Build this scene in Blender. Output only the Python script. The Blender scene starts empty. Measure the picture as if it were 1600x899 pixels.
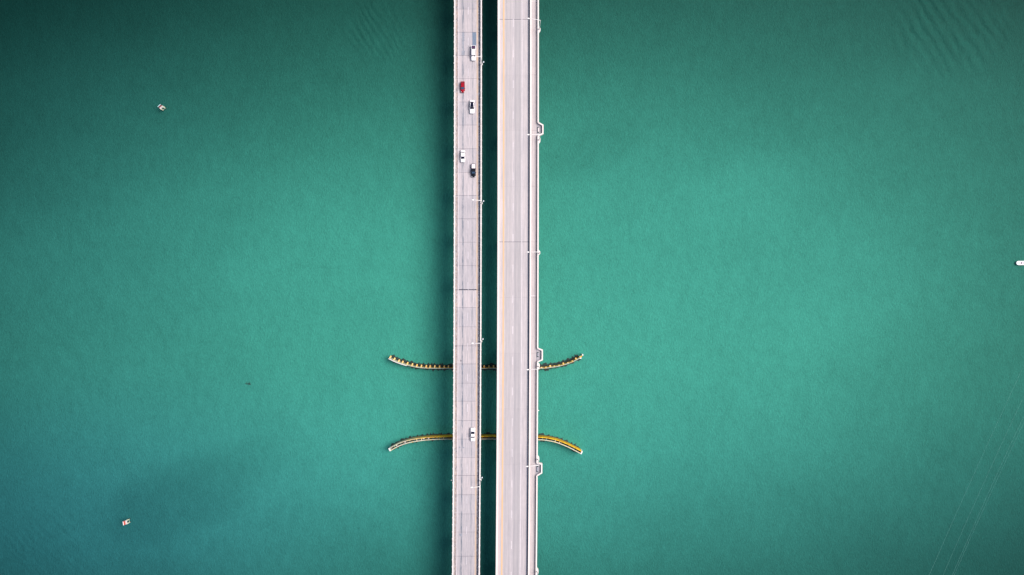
import bpy, math, random
from mathutils import Vector
random.seed(7)
R = math.radians
sc = bpy.context.scene
col = sc.collection

# ---------------------------------------------------------------- camera, world, sun, exposure
S = 0.254            # metres per photograph pixel at deck level (lane dashes repeat every 12.2 m)
ZD = 15.0            # deck level above the water
HC = 317.0           # drone height above the deck
ZC = ZD + HC
cam = bpy.data.objects.new('camera', bpy.data.cameras.new('camera')); col.objects.link(cam)
cam.location = (0, 0, ZC); cam.rotation_euler = (0, 0, 0)
cam.data.sensor_width = 36; cam.data.lens = 36 * HC / (1600 * S)
cam.data.clip_end = 30000; cam.data.clip_start = 1
sc.camera = cam

SUN_EL, SUN_AZ = R(53.5), R(15)        # azimuth counted from +X (east) towards +Y (north)
w = bpy.data.worlds.new('World'); sc.world = w; w.use_nodes = True
nt = w.node_tree; bg = nt.nodes['Background']
sky = nt.nodes.new('ShaderNodeTexSky'); sky.sky_type = 'NISHITA'; sky.sun_disc = False
sky.sun_elevation = SUN_EL; sky.sun_rotation = R(90) - SUN_AZ
sky.air_density = 1.0; sky.dust_density = 2.0
nt.links.new(sky.outputs[0], bg.inputs[0]); bg.inputs[1].default_value = 0.05
sl = bpy.data.lights.new('sun', 'SUN'); sun = bpy.data.objects.new('sun', sl); col.objects.link(sun)
sl.energy = 2.3; sl.angle = R(40); sl.color = (1.0, 0.93, 0.89)
D = Vector((math.cos(SUN_EL) * math.cos(SUN_AZ), math.cos(SUN_EL) * math.sin(SUN_AZ), math.sin(SUN_EL)))
sun.rotation_euler = D.to_track_quat('Z', 'Y').to_euler(); sun.location = (60, 20, 300)
sc.view_settings.view_transform = 'Standard'; sc.view_settings.look = 'None'
sc.view_settings.gamma = 1; sc.view_settings.exposure = 1.2
sc.view_settings.use_curve_mapping = False

# ---------------------------------------------------------------- coordinate helpers
def drift(py):                      # both decks bend very slightly
    if py <= 0: return 0.0
    if py > 899: return -3.2 - 0.0085 * (py - 899)
    return -3.2 * (py / 899) ** 2.4
def DX(u, py): return (u - 800 + drift(py)) * S        # deck: distance across
def DY(py): return (449.5 - py) * S
def P(px, py, z=0.0):               # place at height z
    k = S * (ZC - z) / HC
    return ((px - 800) * k, (449.5 - py) * k)

# ---------------------------------------------------------------- object helpers
def link(name, me, parent=None, kind=None, color=None):
    o = bpy.data.objects.new(name, me); col.objects.link(o)
    if parent: o.parent = parent
    if kind: o['kind'] = kind
    if color: o.color = color
    return o
def thing(name, label, cat, loc=(0, 0, 0), rz=0, group=None):
    o = bpy.data.objects.new(name, None); col.objects.link(o)
    o.location = loc; o.rotation_euler = (0, 0, rz); o.empty_display_size = 0.5
    o['label'] = label; o['category'] = cat
    if group: o['group'] = group
    return o
def copy_thing(src, label, loc, rz=0):
    def cp(o, par):
        c = o.copy(); col.objects.link(c); c.parent = par
        for ch in o.children: cp(ch, c)
        return c
    c = cp(src, None); c.location = loc; c.rotation_euler = (0, 0, rz); c['label'] = label
    return c
class MB:
    def __init__(s): s.v = []; s.f = []; s.uv = {}; s.m = []
    def face(s, idx, mi=0): s.f.append(idx); s.m.append(mi)
    def box(s, x0, x1, y0, y1, z0, z1, mi=0):
        n = len(s.v)
        s.v += [(x0,y0,z0),(x1,y0,z0),(x1,y1,z0),(x0,y1,z0),(x0,y0,z1),(x1,y0,z1),(x1,y1,z1),(x0,y1,z1)]
        for q in ((0,3,2,1),(4,5,6,7),(0,1,5,4),(1,2,6,5),(2,3,7,6),(3,0,4,7)): s.face([n+i for i in q], mi)
    def hexa(s, b, t, mi=0):        # four bottom and four top corners
        n = len(s.v); s.v += list(b) + list(t)
        for q in ((0,3,2,1),(4,5,6,7),(0,1,5,4),(1,2,6,5),(2,3,7,6),(3,0,4,7)): s.face([n+i for i in q], mi)
    def rings(s, rings, mi=0, caps=True):
        n = len(s.v); k = len(rings[0])
        for r in rings: s.v += list(r)
        for a in range(len(rings) - 1):
            for b in range(k):
                c = (b + 1) % k
                s.face([n+a*k+b, n+a*k+c, n+(a+1)*k+c, n+(a+1)*k+b], mi)
        if caps:
            s.face([n+b for b in reversed(range(k))], mi); s.face([n+(len(rings)-1)*k+b for b in range(k)], mi)
    def tube(s, pts, rad, seg=8, mi=0):
        pts = [Vector(p) for p in pts]; rs = []
        for i, p in enumerate(pts):
            d = (pts[min(i+1, len(pts)-1)] - pts[max(i-1, 0)]).normalized()
            a = d.orthogonal().normalized() if abs(d.z) < .999 else Vector((1,0,0))
            if abs(d.z) < .999: a = d.cross(Vector((0,0,1))).normalized()
            b = d.cross(a).normalized()
            r = rad[i] if isinstance(rad, (list, tuple)) else rad
            rs.append([tuple(p + a*(r*math.cos(2*math.pi*k/seg)) + b*(r*math.sin(2*math.pi*k/seg))) for k in range(seg)])
        s.rings(rs, mi)
    def sweep(s, pts, o0, o1, z0, z1, mi=0, cham=0.0):   # wall along a plan polyline, between offsets o0..o1
        rs = []
        for i, p in enumerate(pts):
            p = Vector(p[:2]); a = Vector(pts[max(i-1,0)][:2]); b = Vector(pts[min(i+1,len(pts)-1)][:2])
            if 0 < i < len(pts)-1:
                d1 = (p-a).normalized(); d2 = (b-p).normalized(); d = (d1+d2).normalized()
                k = 1 / max(.5, d.dot(d1))
            else: d = (b-a).normalized(); k = 1
            n = Vector((-d.y, d.x)) * k
            q0 = p + n*o0; q1 = p + n*o1
            if cham:
                c0 = p + n*(o0+cham); c1 = p + n*(o1-cham)
                rs.append([(q0.x,q0.y,z0),(q1.x,q1.y,z0),(q1.x,q1.y,z1-cham),(c1.x,c1.y,z1),(c0.x,c0.y,z1),(q0.x,q0.y,z1-cham)])
            else: rs.append([(q0.x,q0.y,z0),(q1.x,q1.y,z0),(q1.x,q1.y,z1),(q0.x,q0.y,z1)])
        s.rings(rs, mi)
    def mesh(s, name, mats, smooth=False, uvf=None):
        me = bpy.data.meshes.new(name); me.from_pydata(s.v, [], s.f)
        if not isinstance(mats, (list, tuple)): mats = [mats]
        for m in mats: me.materials.append(m)
        for p, mi in zip(me.polygons, s.m): p.material_index = mi; p.use_smooth = smooth
        if uvf:
            ul = me.uv_layers.new(name='UVMap')
            for lp in me.loops:
                ul.data[lp.index].uv = uvf(me.vertices[lp.vertex_index].co)
        me.update(); return me
    def build(s, name, mats, parent=None, kind=None, smooth=False, uvf=None, color=None):
        return link(name, s.mesh(name, mats, smooth, uvf), parent, kind, color)
def bevel(o, wd, seg=2):
    m = o.modifiers.new('bevel', 'BEVEL'); m.width = wd; m.segments = seg; m.limit_method = 'ANGLE'; m.angle_limit = R(35)
    return o
def deck_uv(co):                    # (distance across, distance along) in photograph pixels of the deck
    py = 449.5 - co.y / S
    return (co.x / S + 800 - drift(py), py)
def strip(mb, u0, u1, y0, y1, z0, z1, step=40, cham=0, mi=0):
    n = max(1, math.ceil((y1 - y0) / step))
    ys = [y0 + (y1-y0)*i/n for i in range(n+1)]
    rs = []
    for y in ys:
        a, b, Y = DX(u0, y), DX(u1, y), DY(y)
        if cham: rs.append([(a,Y,z0),(b,Y,z0),(b,Y,z1-cham),(b-cham,Y,z1),(a+cham,Y,z1),(a,Y,z1-cham)])
        else: rs.append([(a,Y,z0),(b,Y,z0),(b,Y,z1),(a,Y,z1)])
    rs = [list(reversed(r)) for r in rs]
    mb.rings(rs, mi)

# ---------------------------------------------------------------- material helpers
class G:                            # small expression builder for node graphs
    def __init__(s, name):
        s.mat = bpy.data.materials.new(name); s.mat.use_nodes = True
        s.t = s.mat.node_tree; s.b = s.t.nodes['Principled BSDF']
    def n(s, typ, **kw):
        nd = s.t.nodes.new(typ)
        for k, v in kw.items(): setattr(nd, k, v)
        return nd
    def put(s, sock, v):
        if isinstance(v, bpy.types.NodeSocket): s.t.links.new(v, sock)
        elif v is not None: sock.default_value = v
    def m(s, op, a, b=None, c=None, clamp=False):
        nd = s.n('ShaderNodeMath', operation=op, use_clamp=clamp)
        s.put(nd.inputs[0], a); s.put(nd.inputs[1], b); s.put(nd.inputs[2], c)
        return nd.outputs[0]
    def mix(s, f, a, b, blend='MIX'):
        nd = s.n('ShaderNodeMix', data_type='RGBA', blend_type=blend)
        s.put(nd.inputs[0], f)
        for i, v in ((6, a), (7, b)):
            if isinstance(v, tuple) and len(v) == 3: v = (*v, 1)
            s.put(nd.inputs[i], v)
        return nd.outputs[2]
    def sm(s, v, a, b, o0=0.0, o1=1.0):
        nd = s.n('ShaderNodeMapRange', interpolation_type='SMOOTHSTEP')
        s.put(nd.inputs[0], v); s.put(nd.inputs[1], a); s.put(nd.inputs[2], b); s.put(nd.inputs[3], o0); s.put(nd.inputs[4], o1)
        return nd.outputs[0]
    def vec(s, x, y, z=0.0):
        nd = s.n('ShaderNodeCombineXYZ'); s.put(nd.inputs[0], x); s.put(nd.inputs[1], y); s.put(nd.inputs[2], z); return nd.outputs[0]
    def noise(s, v, scale=1.0, detail=3.0, rough=.5, dist=0.0):
        nd = s.n('ShaderNodeTexNoise'); s.put(nd.inputs['Vector'], v); nd.inputs['Scale'].default_value = scale
        nd.inputs['Detail'].default_value = detail; nd.inputs['Roughness'].default_value = rough; nd.inputs['Distortion'].default_value = dist
        return nd.outputs[0]
    def gauss(s, x, c, wd):
        d = s.m('DIVIDE', s.m('SUBTRACT', x, c), wd)
        return s.m('POWER', 2.71828, s.m('MULTIPLY', s.m('MULTIPLY', d, d), -1.0))
    def xyz(s, kind='pos'):
        if kind == 'uv': o = s.n('ShaderNodeUVMap').outputs[0]
        elif kind == 'obj': o = s.n('ShaderNodeTexCoord').outputs['Object']
        else: o = s.n('ShaderNodeNewGeometry').outputs['Position']
        sp = s.n('ShaderNodeSeparateXYZ'); s.t.links.new(o, sp.inputs[0])
        return o, sp.outputs[0], sp.outputs[1], sp.outputs[2]
    def scale(s, c, f):             # colour times scalar
        nd = s.n('ShaderNodeVectorMath', operation='SCALE'); s.put(nd.inputs[0], c); s.put(nd.inputs[3], f); return nd.outputs[0]
    def bump(s, h, dist, strength=1.0):
        nd = s.n('ShaderNodeBump'); s.put(nd.inputs['Height'], h); nd.inputs['Distance'].default_value = dist
        nd.inputs['Strength'].default_value = strength; s.t.links.new(nd.outputs[0], s.b.inputs['Normal'])
    def out(s, color, rough=.8, metal=0.0, spec=.3):
        s.put(s.b.inputs['Base Color'], (*color, 1) if isinstance(color, tuple) else color)
        s.put(s.b.inputs['Roughness'], rough); s.put(s.b.inputs['Metallic'], metal); s.put(s.b.inputs['Specular IOR Level'], spec)
        return s.mat
def simple(name, c, rough=.6, metal=0.0, spec=.4, var=.12, sc_=1.5, dirt=None):
    g = G(name); v, x, y, z = g.xyz('pos')
    n = g.noise(v, sc_, 4)
    cc = g.scale((*c,), g.m('ADD', 1 - var, g.m('MULTIPLY', n, 2*var)))
    if dirt: cc = g.mix(g.sm(g.noise(v, sc_*.6, 5, .6), .5, .68, 0, .8), cc, dirt)
    return g.out(cc, rough, metal, spec)

# ---- water
WATER_G = .264
def water_mat():
    g = G('green_bay_water'); v, x, y, z = g.xyz('pos')
    big = g.noise(v, .006, 3, .5); big2 = g.noise(g.vec(g.m('MULTIPLY', x, .011), g.m('MULTIPLY', y, .019)), 1, 4, .55)
    # frame-edge brightness falloff painted into the water colour, broken up by patchy sediment
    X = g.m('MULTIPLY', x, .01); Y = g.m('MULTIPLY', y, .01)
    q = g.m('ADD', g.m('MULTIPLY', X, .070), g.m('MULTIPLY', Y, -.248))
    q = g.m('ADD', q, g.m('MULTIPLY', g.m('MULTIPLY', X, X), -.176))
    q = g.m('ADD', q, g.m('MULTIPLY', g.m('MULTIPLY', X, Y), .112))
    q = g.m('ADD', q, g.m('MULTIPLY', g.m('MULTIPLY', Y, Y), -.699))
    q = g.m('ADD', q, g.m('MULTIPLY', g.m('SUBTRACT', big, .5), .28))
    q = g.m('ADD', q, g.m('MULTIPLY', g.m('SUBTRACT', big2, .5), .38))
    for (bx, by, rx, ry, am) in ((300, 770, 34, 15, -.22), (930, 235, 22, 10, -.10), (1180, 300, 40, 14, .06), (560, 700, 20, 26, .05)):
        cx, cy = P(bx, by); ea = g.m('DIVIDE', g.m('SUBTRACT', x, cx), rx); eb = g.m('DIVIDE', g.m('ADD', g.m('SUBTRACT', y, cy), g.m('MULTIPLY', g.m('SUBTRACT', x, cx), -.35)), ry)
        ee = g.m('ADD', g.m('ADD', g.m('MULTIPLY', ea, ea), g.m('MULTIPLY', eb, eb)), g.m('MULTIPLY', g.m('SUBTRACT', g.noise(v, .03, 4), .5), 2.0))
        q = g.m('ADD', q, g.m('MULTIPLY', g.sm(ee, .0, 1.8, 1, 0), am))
    far = g.sm(g.m('SQRT', g.m('ADD', g.m('MULTIPLY', x, x), g.m('MULTIPLY', y, y))), 255.0, 620.0, 0, .5)   # colour recovers past the falloff, in the open bay
    falloff = g.m('SMOOTH_MIN', g.m('MAXIMUM', g.m('POWER', 2.71828, q), g.m('ADD', .09, far)), .93, .35)          # 1 = brightest water
    blue = g.m('ADD', g.m('ADD', g.m('ADD', .75, g.sm(x, -60.0, -210.0, 0, .07)), g.sm(falloff, .1, .6, .02, 0)), g.m('ADD', g.sm(y, -20.0, -110.0, 0, .07), g.m('MULTIPLY', g.sm(y, -20.0, -110.0), g.sm(x, 0.0, -200.0, 0, .16))))
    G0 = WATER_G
    c = g.vec(g.m('MAXIMUM', g.m('SUBTRACT', g.m('MULTIPLY', falloff, G0*.165), .0015), .001), g.m('MULTIPLY', falloff, G0), g.m('MULTIPLY', g.m('MULTIPLY', falloff, G0), blue))
    # fine mottle of the chopped surface
    rot = g.n('ShaderNodeMapping'); rot.inputs['Rotation'].default_value = (0, 0, R(35)); rot.inputs['Scale'].default_value = (1, .55, 1)
    g.t.links.new(v, rot.inputs[0]); rv = rot.outputs[0]
    f1 = g.noise(rv, 1.5, 3, .65); f2 = g.noise(rv, .33, 3, .6)
    f3 = g.noise(rv, .09, 4, .6); f4 = g.noise(v, 2.6, 2, .8)
    k = g.m('ADD', g.m('MULTIPLY', f1, .62), g.m('ADD', g.m('MULTIPLY', f2, .32), g.m('ADD', g.m('MULTIPLY', f3, .20), g.m('MULTIPLY', f4, .62))))
    c = g.scale(c, g.m('ADD', k, .12))
    # swell trains
    def train(px, py, rx, ry, ang, wl):
        X, Y = P(px, py)
        a = g.m('DIVIDE', g.m('SUBTRACT', x, X), rx); b = g.m('DIVIDE', g.m('SUBTRACT', y, Y), ry)
        mk = g.sm(g.m('ADD', g.m('MULTIPLY', a, a), g.m('MULTIPLY', b, b)), 0.1, 1.0, 1, 0)
        t = g.m('ADD', g.m('MULTIPLY', x, math.cos(ang)), g.m('MULTIPLY', y, math.sin(ang)))
        t = g.m('ADD', t, g.m('MULTIPLY', g.noise(v, .045, 4, .6), 9.0))
        mk = g.m('MULTIPLY', mk, g.sm(g.noise(v, .09, 3), .3, .7, .2, 1.0))
        return g.m('MULTIPLY', mk, g.m('SINE', g.m('MULTIPLY', t, 2*math.pi/wl)))
    tr = g.m('ADD', g.m('MULTIPLY', train(1485, 40, 30, 26, R(33), 4.4), 1.0), g.m('MULTIPLY', train(590, 50, 16, 16, R(30), 2.7), .5))
    tr = g.m('ADD', tr, g.m('MULTIPLY', train(60, 850, 30, 26, R(48), 2.9), .22))
    h = g.m('ADD', g.m('MULTIPLY', g.noise(rv, 1.6, 4, .7), .42), g.m('MULTIPLY', g.noise(rv, .28, 2, .5), .22))
    h = g.m('ADD', h, g.m('MULTIPLY', tr, .34))
    g.bump(h, 1.0, .6)
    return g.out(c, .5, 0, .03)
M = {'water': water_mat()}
wm = MB(); L = 9000
xs = [-L, -1500, -400, 400, 1500, L]
for a in xs:
    for b in xs: wm.v.append((a, b, 0))
for i in range(5):
    for j in range(5): n = i*6+j; wm.face([n, n+6, n+7, n+1])
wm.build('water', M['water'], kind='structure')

# ---- concrete decks
def west_deck():
    g = G('west_deck_concrete'); uv, u, v, _ = g.xyz('uv')
    oc = g.n('ShaderNodeObjectInfo').outputs['Color']
    lng = g.noise(g.vec(g.m('MULTIPLY', u, 1.1), g.m('MULTIPLY', v, .035)), 1, 4, .6)
    blot = g.noise(g.vec(u, g.m('MULTIPLY', v, .4)), .45, 5, .65)
    fine = g.noise(uv, 2.2, 3, .7)
    c = g.mix(g.sm(lng, .35, .65), (.375, .345, .36), (.50, .44, .445))
    c = g.scale(c, g.m('ADD', .76, g.m('ADD', g.m('MULTIPLY', blot, .28), g.m('MULTIPLY', fine, .20))))
    # wheel tracks: rubber and oil
    wv = g.noise(g.vec(g.m('MULTIPLY', u, .3), g.m('MULTIPLY', v, .05)), 1, 4, .7)
    tr = g.m('MULTIPLY', g.gauss(u, 723.7, .85), .75)
    tr = g.m('ADD', tr, g.m('MULTIPLY', g.gauss(u, 722.6, 2.2), .26))
    tr = g.m('ADD', tr, g.m('MULTIPLY', g.gauss(u, 738.4, 1.1), .46))
    tr = g.m('ADD', tr, g.m('MULTIPLY', g.gauss(u, 731.0, .5), .12))
    tr = g.m('MULTIPLY', tr, g.sm(wv, .36, .62, .15, 1.3))
    c = g.mix(g.m('MULTIPLY', tr, 1.0, clamp=True), c, (.13, .155, .19))
    # grit on the west shoulder
    n1 = g.noise(g.vec(g.m('MULTIPLY', u, .8), g.m('MULTIPLY', v, .11)), 1, 5, .7)
    n2 = g.noise(g.vec(g.m('MULTIPLY', u, .9), g.m('MULTIPLY', v, .35)), 1, 5, .7, 1)
    ws = g.sm(u, 715.2, 716.4, 1, 0)
    grit = g.mix(g.sm(n1, .42, .58), (.09, .085, .10), (.36, .24, .18))
    grit = g.mix(g.sm(n2, .5, .58), grit, (.36, .34, .33))
    c = g.mix(g.m('MULTIPLY', ws, g.sm(n2, .25, .6, .92, .6)), c, grit)
    # damp black sediment, rust and painted parapet shadow on the east shoulder
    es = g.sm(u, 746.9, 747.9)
    silt_shade = g.mix(g.sm(n2, .46, .56), (.022, .03, .06), (.25, .28, .34))
    c = g.mix(g.m('MULTIPLY', es, g.sm(n1, .2, .7, 1.0, .75)), c, silt_shade)
    ru = g.m('MULTIPLY', g.gauss(u, 746.9, .8), g.sm(n1, .35, .6, .15, .85))
    c = g.mix(ru, c, (.30, .20, .13))
    # small popped spots
    vo = g.n('ShaderNodeTexVoronoi'); g.t.links.new(uv, vo.inputs[0]); vo.inputs['Scale'].default_value = .16
    spot = g.m('MULTIPLY', g.sm(vo.outputs['Distance'], .04, .075, 1, 0), g.sm(g.noise(uv, .03, 1), .5, .6))
    c = g.mix(g.m('MULTIPLY', spot, .7), c, (.08, .07, .09))
    c = g.mix(1.0, c, oc, 'MULTIPLY')
    g.bump(fine, .01, .5)
    return g.out(c, .85, 0, .25)
def east_deck():
    g = G('east_deck_concrete'); uv, u, v, _ = g.xyz('uv')
    oc = g.n('ShaderNodeObjectInfo').outputs['Color']
    lng = g.noise(g.vec(g.m('MULTIPLY', u, .8), g.m('MULTIPLY', v, .02)), 1, 4, .6)
    blot = g.noise(g.vec(u, g.m('MULTIPLY', v, .35)), .3, 5, .65)
    fine = g.noise(uv, 2.2, 3, .7)
    c = g.mix(g.sm(lng, .35, .65), (.405, .372, .385), (.51, .455, .455))
    c = g.scale(c, g.m('ADD', .78, g.m('ADD', g.m('MULTIPLY', blot, .26), g.m('MULTIPLY', fine, .18))))
    c = g.mix(g.m('MULTIPLY', g.m('MULTIPLY', g.sm(u, 802.6, 805.0), g.sm(u, 814.4, 814.9, 1, 0)), .5), c, (.335, .315, .32))
    c = g.mix(g.m('MULTIPLY', g.m('MULTIPLY', g.sm(u, 788.6, 789.6), g.sm(u, 799.0, 800.8, 1, 0)), .35), c, (.38, .35, .345))
    tr = g.m('ADD', g.m('MULTIPLY', g.gauss(u, 791.5, .9), .18), g.m('MULTIPLY', g.gauss(u, 797.5, 1.1), .08))
    tr = g.m('ADD', tr, g.m('ADD', g.m('MULTIPLY', g.gauss(u, 805.6, 1.2), .2), g.m('MULTIPLY', g.gauss(u, 811.6, 1.2), .14)))
    c = g.mix(tr, c, (.16, .17, .20))
    c = g.mix(g.m('MULTIPLY', g.sm(u, 785.4, 780.5), .45), c, (.52, .42, .40))
    # silty dirt plus painted shadow along the path barrier's foot, ragged edge
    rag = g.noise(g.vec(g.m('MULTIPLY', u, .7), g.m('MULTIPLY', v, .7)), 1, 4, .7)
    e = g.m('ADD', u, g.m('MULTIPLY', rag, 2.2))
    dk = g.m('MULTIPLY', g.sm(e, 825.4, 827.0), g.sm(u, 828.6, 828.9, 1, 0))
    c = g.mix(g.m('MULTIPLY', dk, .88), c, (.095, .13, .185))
    fr = g.m('MULTIPLY', g.sm(u, 838.0, 839.2), .25)  # parapet shade painted along the path's outer edge
    c = g.mix(fr, c, (.17, .18, .24))
    c = g.mix(1.0, c, oc, 'MULTIPLY')
    g.bump(fine, .01, .5)
    return g.out(c, .85, 0, .25)
def barrier_mat(name, c, d, k=.5):
    g = G(name); v, x, y, z = g.xyz('pos')
    n = g.noise(g.vec(g.m('MULTIPLY', x, 2), g.m('MULTIPLY', y, .5), z), 1, 5, .7)
    f = g.noise(v, 3.0, 3, .6)
    cc = g.mix(g.sm(n, .48, .72, 0, k), c, d)
    cc = g.scale(cc, g.m('ADD', .9, g.m('MULTIPLY', f, .2)))
    g.bump(f, .01, .6)
    return g.out(cc, .8, 0, .3)
def paint_mat(name, c, under, wear=.5):
    g = G(name); uv, u, v, _ = g.xyz('uv')
    n = g.noise(g.vec(g.m('MULTIPLY', u, 2.0), g.m('MULTIPLY', v, .5)), 1, 5, .7)
    n2 = g.noise(g.vec(g.m('MULTIPLY', u, .2), g.m('MULTIPLY', v, .06)), 1, 3, .6)
    f = g.m('MULTIPLY', g.sm(g.m('ADD', n, g.m('MULTIPLY', n2, .5)), .62, .9), wear)
    return g.out(g.mix(f, c, under), .7, 0, .3)
M['west'] = west_deck(); M['east'] = east_deck()
M['barrier'] = barrier_mat('barrier_concrete', (.70, .65, .63), (.45, .36, .30))
M['barrier_east'] = barrier_mat('pale_parapet_concrete', (.74, .66, .62), (.55, .47, .42), .35)
M['white_paint'] = paint_mat('white_road_paint', (.66, .60, .63), (.47, .44, .46), .9)
M['white_paint_e'] = paint_mat('bright_road_paint', (.62, .56, .58), (.48, .45, .46), .95)
M['yellow_e'] = paint_mat('peach_yellow_paint', (.66, .40, .20), (.52, .40, .31), .6)
M['yellow_w'] = paint_mat('worn_yellow_paint', (.58, .42, .27), (.45, .37, .35), 1.0)
M['girder'] = simple('girder_concrete', (.27, .26, .25), .85)
M['seal'] = simple('joint_seal', (.045, .045, .075), .8)
M['steel'] = simple('joint_steel', (.53, .48, .49), .6)
M['edge_shade'] = simple('grey_shade_strip', (.22, .21, .25), .8)
M['patch'] = simple('asphalt_patch', (.155, .20, .27), .9, var=.3, sc_=2.0)
M['tar'] = simple('tar_smear', (.25, .26, .30), .9, var=.4, sc_=1.2)
M['black_tar'] = simple('joint_tar', (.015, .018, .04), .8, var=.5)

YN, YS = -1100, 2000          # how far the decks run past the picture, in the same units
WEST = thing('highway_bridge', 'narrower old two lane bridge deck on the left carrying all the traffic', 'bridge')
EAST = thing('highway_bridge', 'wider empty bridge deck on the right with walkway and parapet overlooks', 'bridge')

def smooth_tint(i, k, s=.07):
    rr = random.Random(i*13 + k); a = 1 + (rr.random()-.5)*s*2; b = (rr.random()-.5)*.03
    return (a, a, a + b, 1)
# west deck -------------------------------------------------------
wj = [14.4, 50.6, 87, 123, 159.6, 195.6, 232.6, 269.7, 305.6, 342.2, 378.7, 415.4, 452.9, 480.8, 510.9, 540.7, 569, 599,
      627.3, 657.4, 686.4, 715.2, 743.1, 773.4, 803.3, 831.6, 869.3]
while wj[0] > YN: wj.insert(0, wj[0] - 36.3)
while wj[-1] < YS: wj.append(wj[-1] + 33)
tints = {14.4: .97, 378.7: .955, 342.2: .96, 415.4: .96, 452.9: 1.07, 540.7: 1.0, 569: .94, 599: .96, 627.3: 1.02, 743.1: 1.0, 803.3: .93, 831.6: .90, 869.3: .88}  # lowest slabs also carry frame-edge darkening in their tint
for i in range(len(wj)-1):
    a, b = wj[i], wj[i+1]; mb = MB()
    gap = (.13, .22, .10, .18, .26, .12, .16)[i % 7]
    if abs(a - 452.9) < 1: a += .5
    strip(mb, 711.4, 751.2, a + gap, b - gap, ZD - .22, ZD - random.Random(i).random()*.012)
    t = tints.get(wj[i], 1 + (random.Random(i*7).random()-.5)*.10)
    if wj[i] < 14 and wj[i] > -40: t = .88
    bl = .02 if t < .97 else 0
    mb.build('road_slab', M['west'], WEST, uvf=deck_uv, color=(t*(1-bl), t, t*(1+bl), 1))
mb = MB(); strip(mb, 710.6, 752.2, wj[0], wj[-1], ZD-.55, ZD-.24); mb.build('deck_plate', M['girder'], WEST)
mb = MB(); strip(mb, 711.6, 751.0, wj[0], wj[-1], ZD-.24, ZD-.035); mb.build('joint_seal', M['seal'], WEST)
for u in (714, 723, 733, 742):
    mb = MB(); strip(mb, u, u+2.4, wj[0], wj[-1], ZD-2.0, ZD-.55); mb.build('girder', M['girder'], WEST)
for u0, u1 in ((709.75, 711.65), (751.0, 752.9)):
    mb = MB(); strip(mb, u0, u1, wj[0], wj[-1], ZD-.5, ZD+.92, cham=.05); mb.build('parapet', M['barrier'], WEST)
mb = MB()
y = YN
while y < YS:
    for u0, u1 in ((709.4, 711.75), (750.9, 753.2)):
        strip(mb, u0, u1, y, y+1.6, ZD-.3, ZD+1.0)
    y += 10.9
mb.build('parapet_post', M['barrier'], WEST, kind='stuff')
Z1 = ZD + .006
def marking(u0, u1, y0, y1, mat, par, name='edge_line', z=Z1):
    mb = MB(); strip(mb, u0, u1, y0, y1, z, z+.004); return mb.build(name, mat, par, uvf=deck_uv)
marking(716.15, 716.95, wj[0], wj[-1], M['white_paint'], WEST)
marking(744.7, 746.4, wj[0], wj[-1], M['yellow_w'], WEST)
k = 0
for i in range(-20, 40):
    y0 = 11.4 + 47.73*i; marking(731.35, 732.05, y0, y0+12, M['white_paint'], WEST, 'lane_dash')
# patches and smears
marking(738.2, 744.1, 51.0, 73.0, M['patch'], WEST, 'asphalt_patch', ZD+.002)
def ragged(u0, u1, y0, y1, mat, seed, name='tar_smear', z=ZD+.002, n=9, amp=.5, par=WEST):
    rr = random.Random(seed); mb = MB(); rs = []
    for i in range(n+1):
        y = y0 + (y1-y0)*i/n; a = u0 + (rr.random()-.5)*amp*2; b = u1 + (rr.random()-.5)*amp*2
        X0, X1, Y = DX(a, y), DX(b, y), DY(y); rs.append([(X0,Y,z+.004),(X1,Y,z+.004),(X1,Y,z),(X0,Y,z)])
    mb.rings(rs); return mb.build(name, mat, par, uvf=deck_uv)
ragged(722.0, 725.6, 51, 64, M['tar'], 3, amp=.7); ragged(722.6, 724.8, 64, 79, M['tar'], 4, amp=.5); ragged(721.4, 726.2, 79.5, 86, M['tar'], 5, amp=.5)
ragged(722.0, 725.0, 571, 578, M['tar'], 6, amp=.3); ragged(720.6, 722.0, 562.5, 565, M['black_tar'], 7, n=3, amp=.3)
ragged(720.5, 725.0, 834, 838, M['tar'], 8, n=4); ragged(718.4, 721.0, 698.2, 700.5, M['tar'], 10, n=3)
ragged(724.6, 727.2, 698.6, 700.3, M['tar'], 11, n=3)
# wide tarred joint, broken in two at the lane line
for (a, b, sd) in ((717.8, 731.8, 1), (733.4, 745.4, 2)):
    rr = random.Random(sd); mb = MB(); rs = []
    for i in range(13):
        u = a + (b-a)*i/12; y0 = 452.0 + rr.random()*.5; y1 = 453.3 + rr.random()*.6
        rs.append([(DX(u, 452), DY(y0), Z1), (DX(u, 452), DY(y1), Z1), (DX(u, 452), DY(y1), Z1+.01), (DX(u, 452), DY(y0), Z1+.01)])
    mb.rings(rs); mb.build('tarred_joint', M['black_tar'], WEST)
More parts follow.
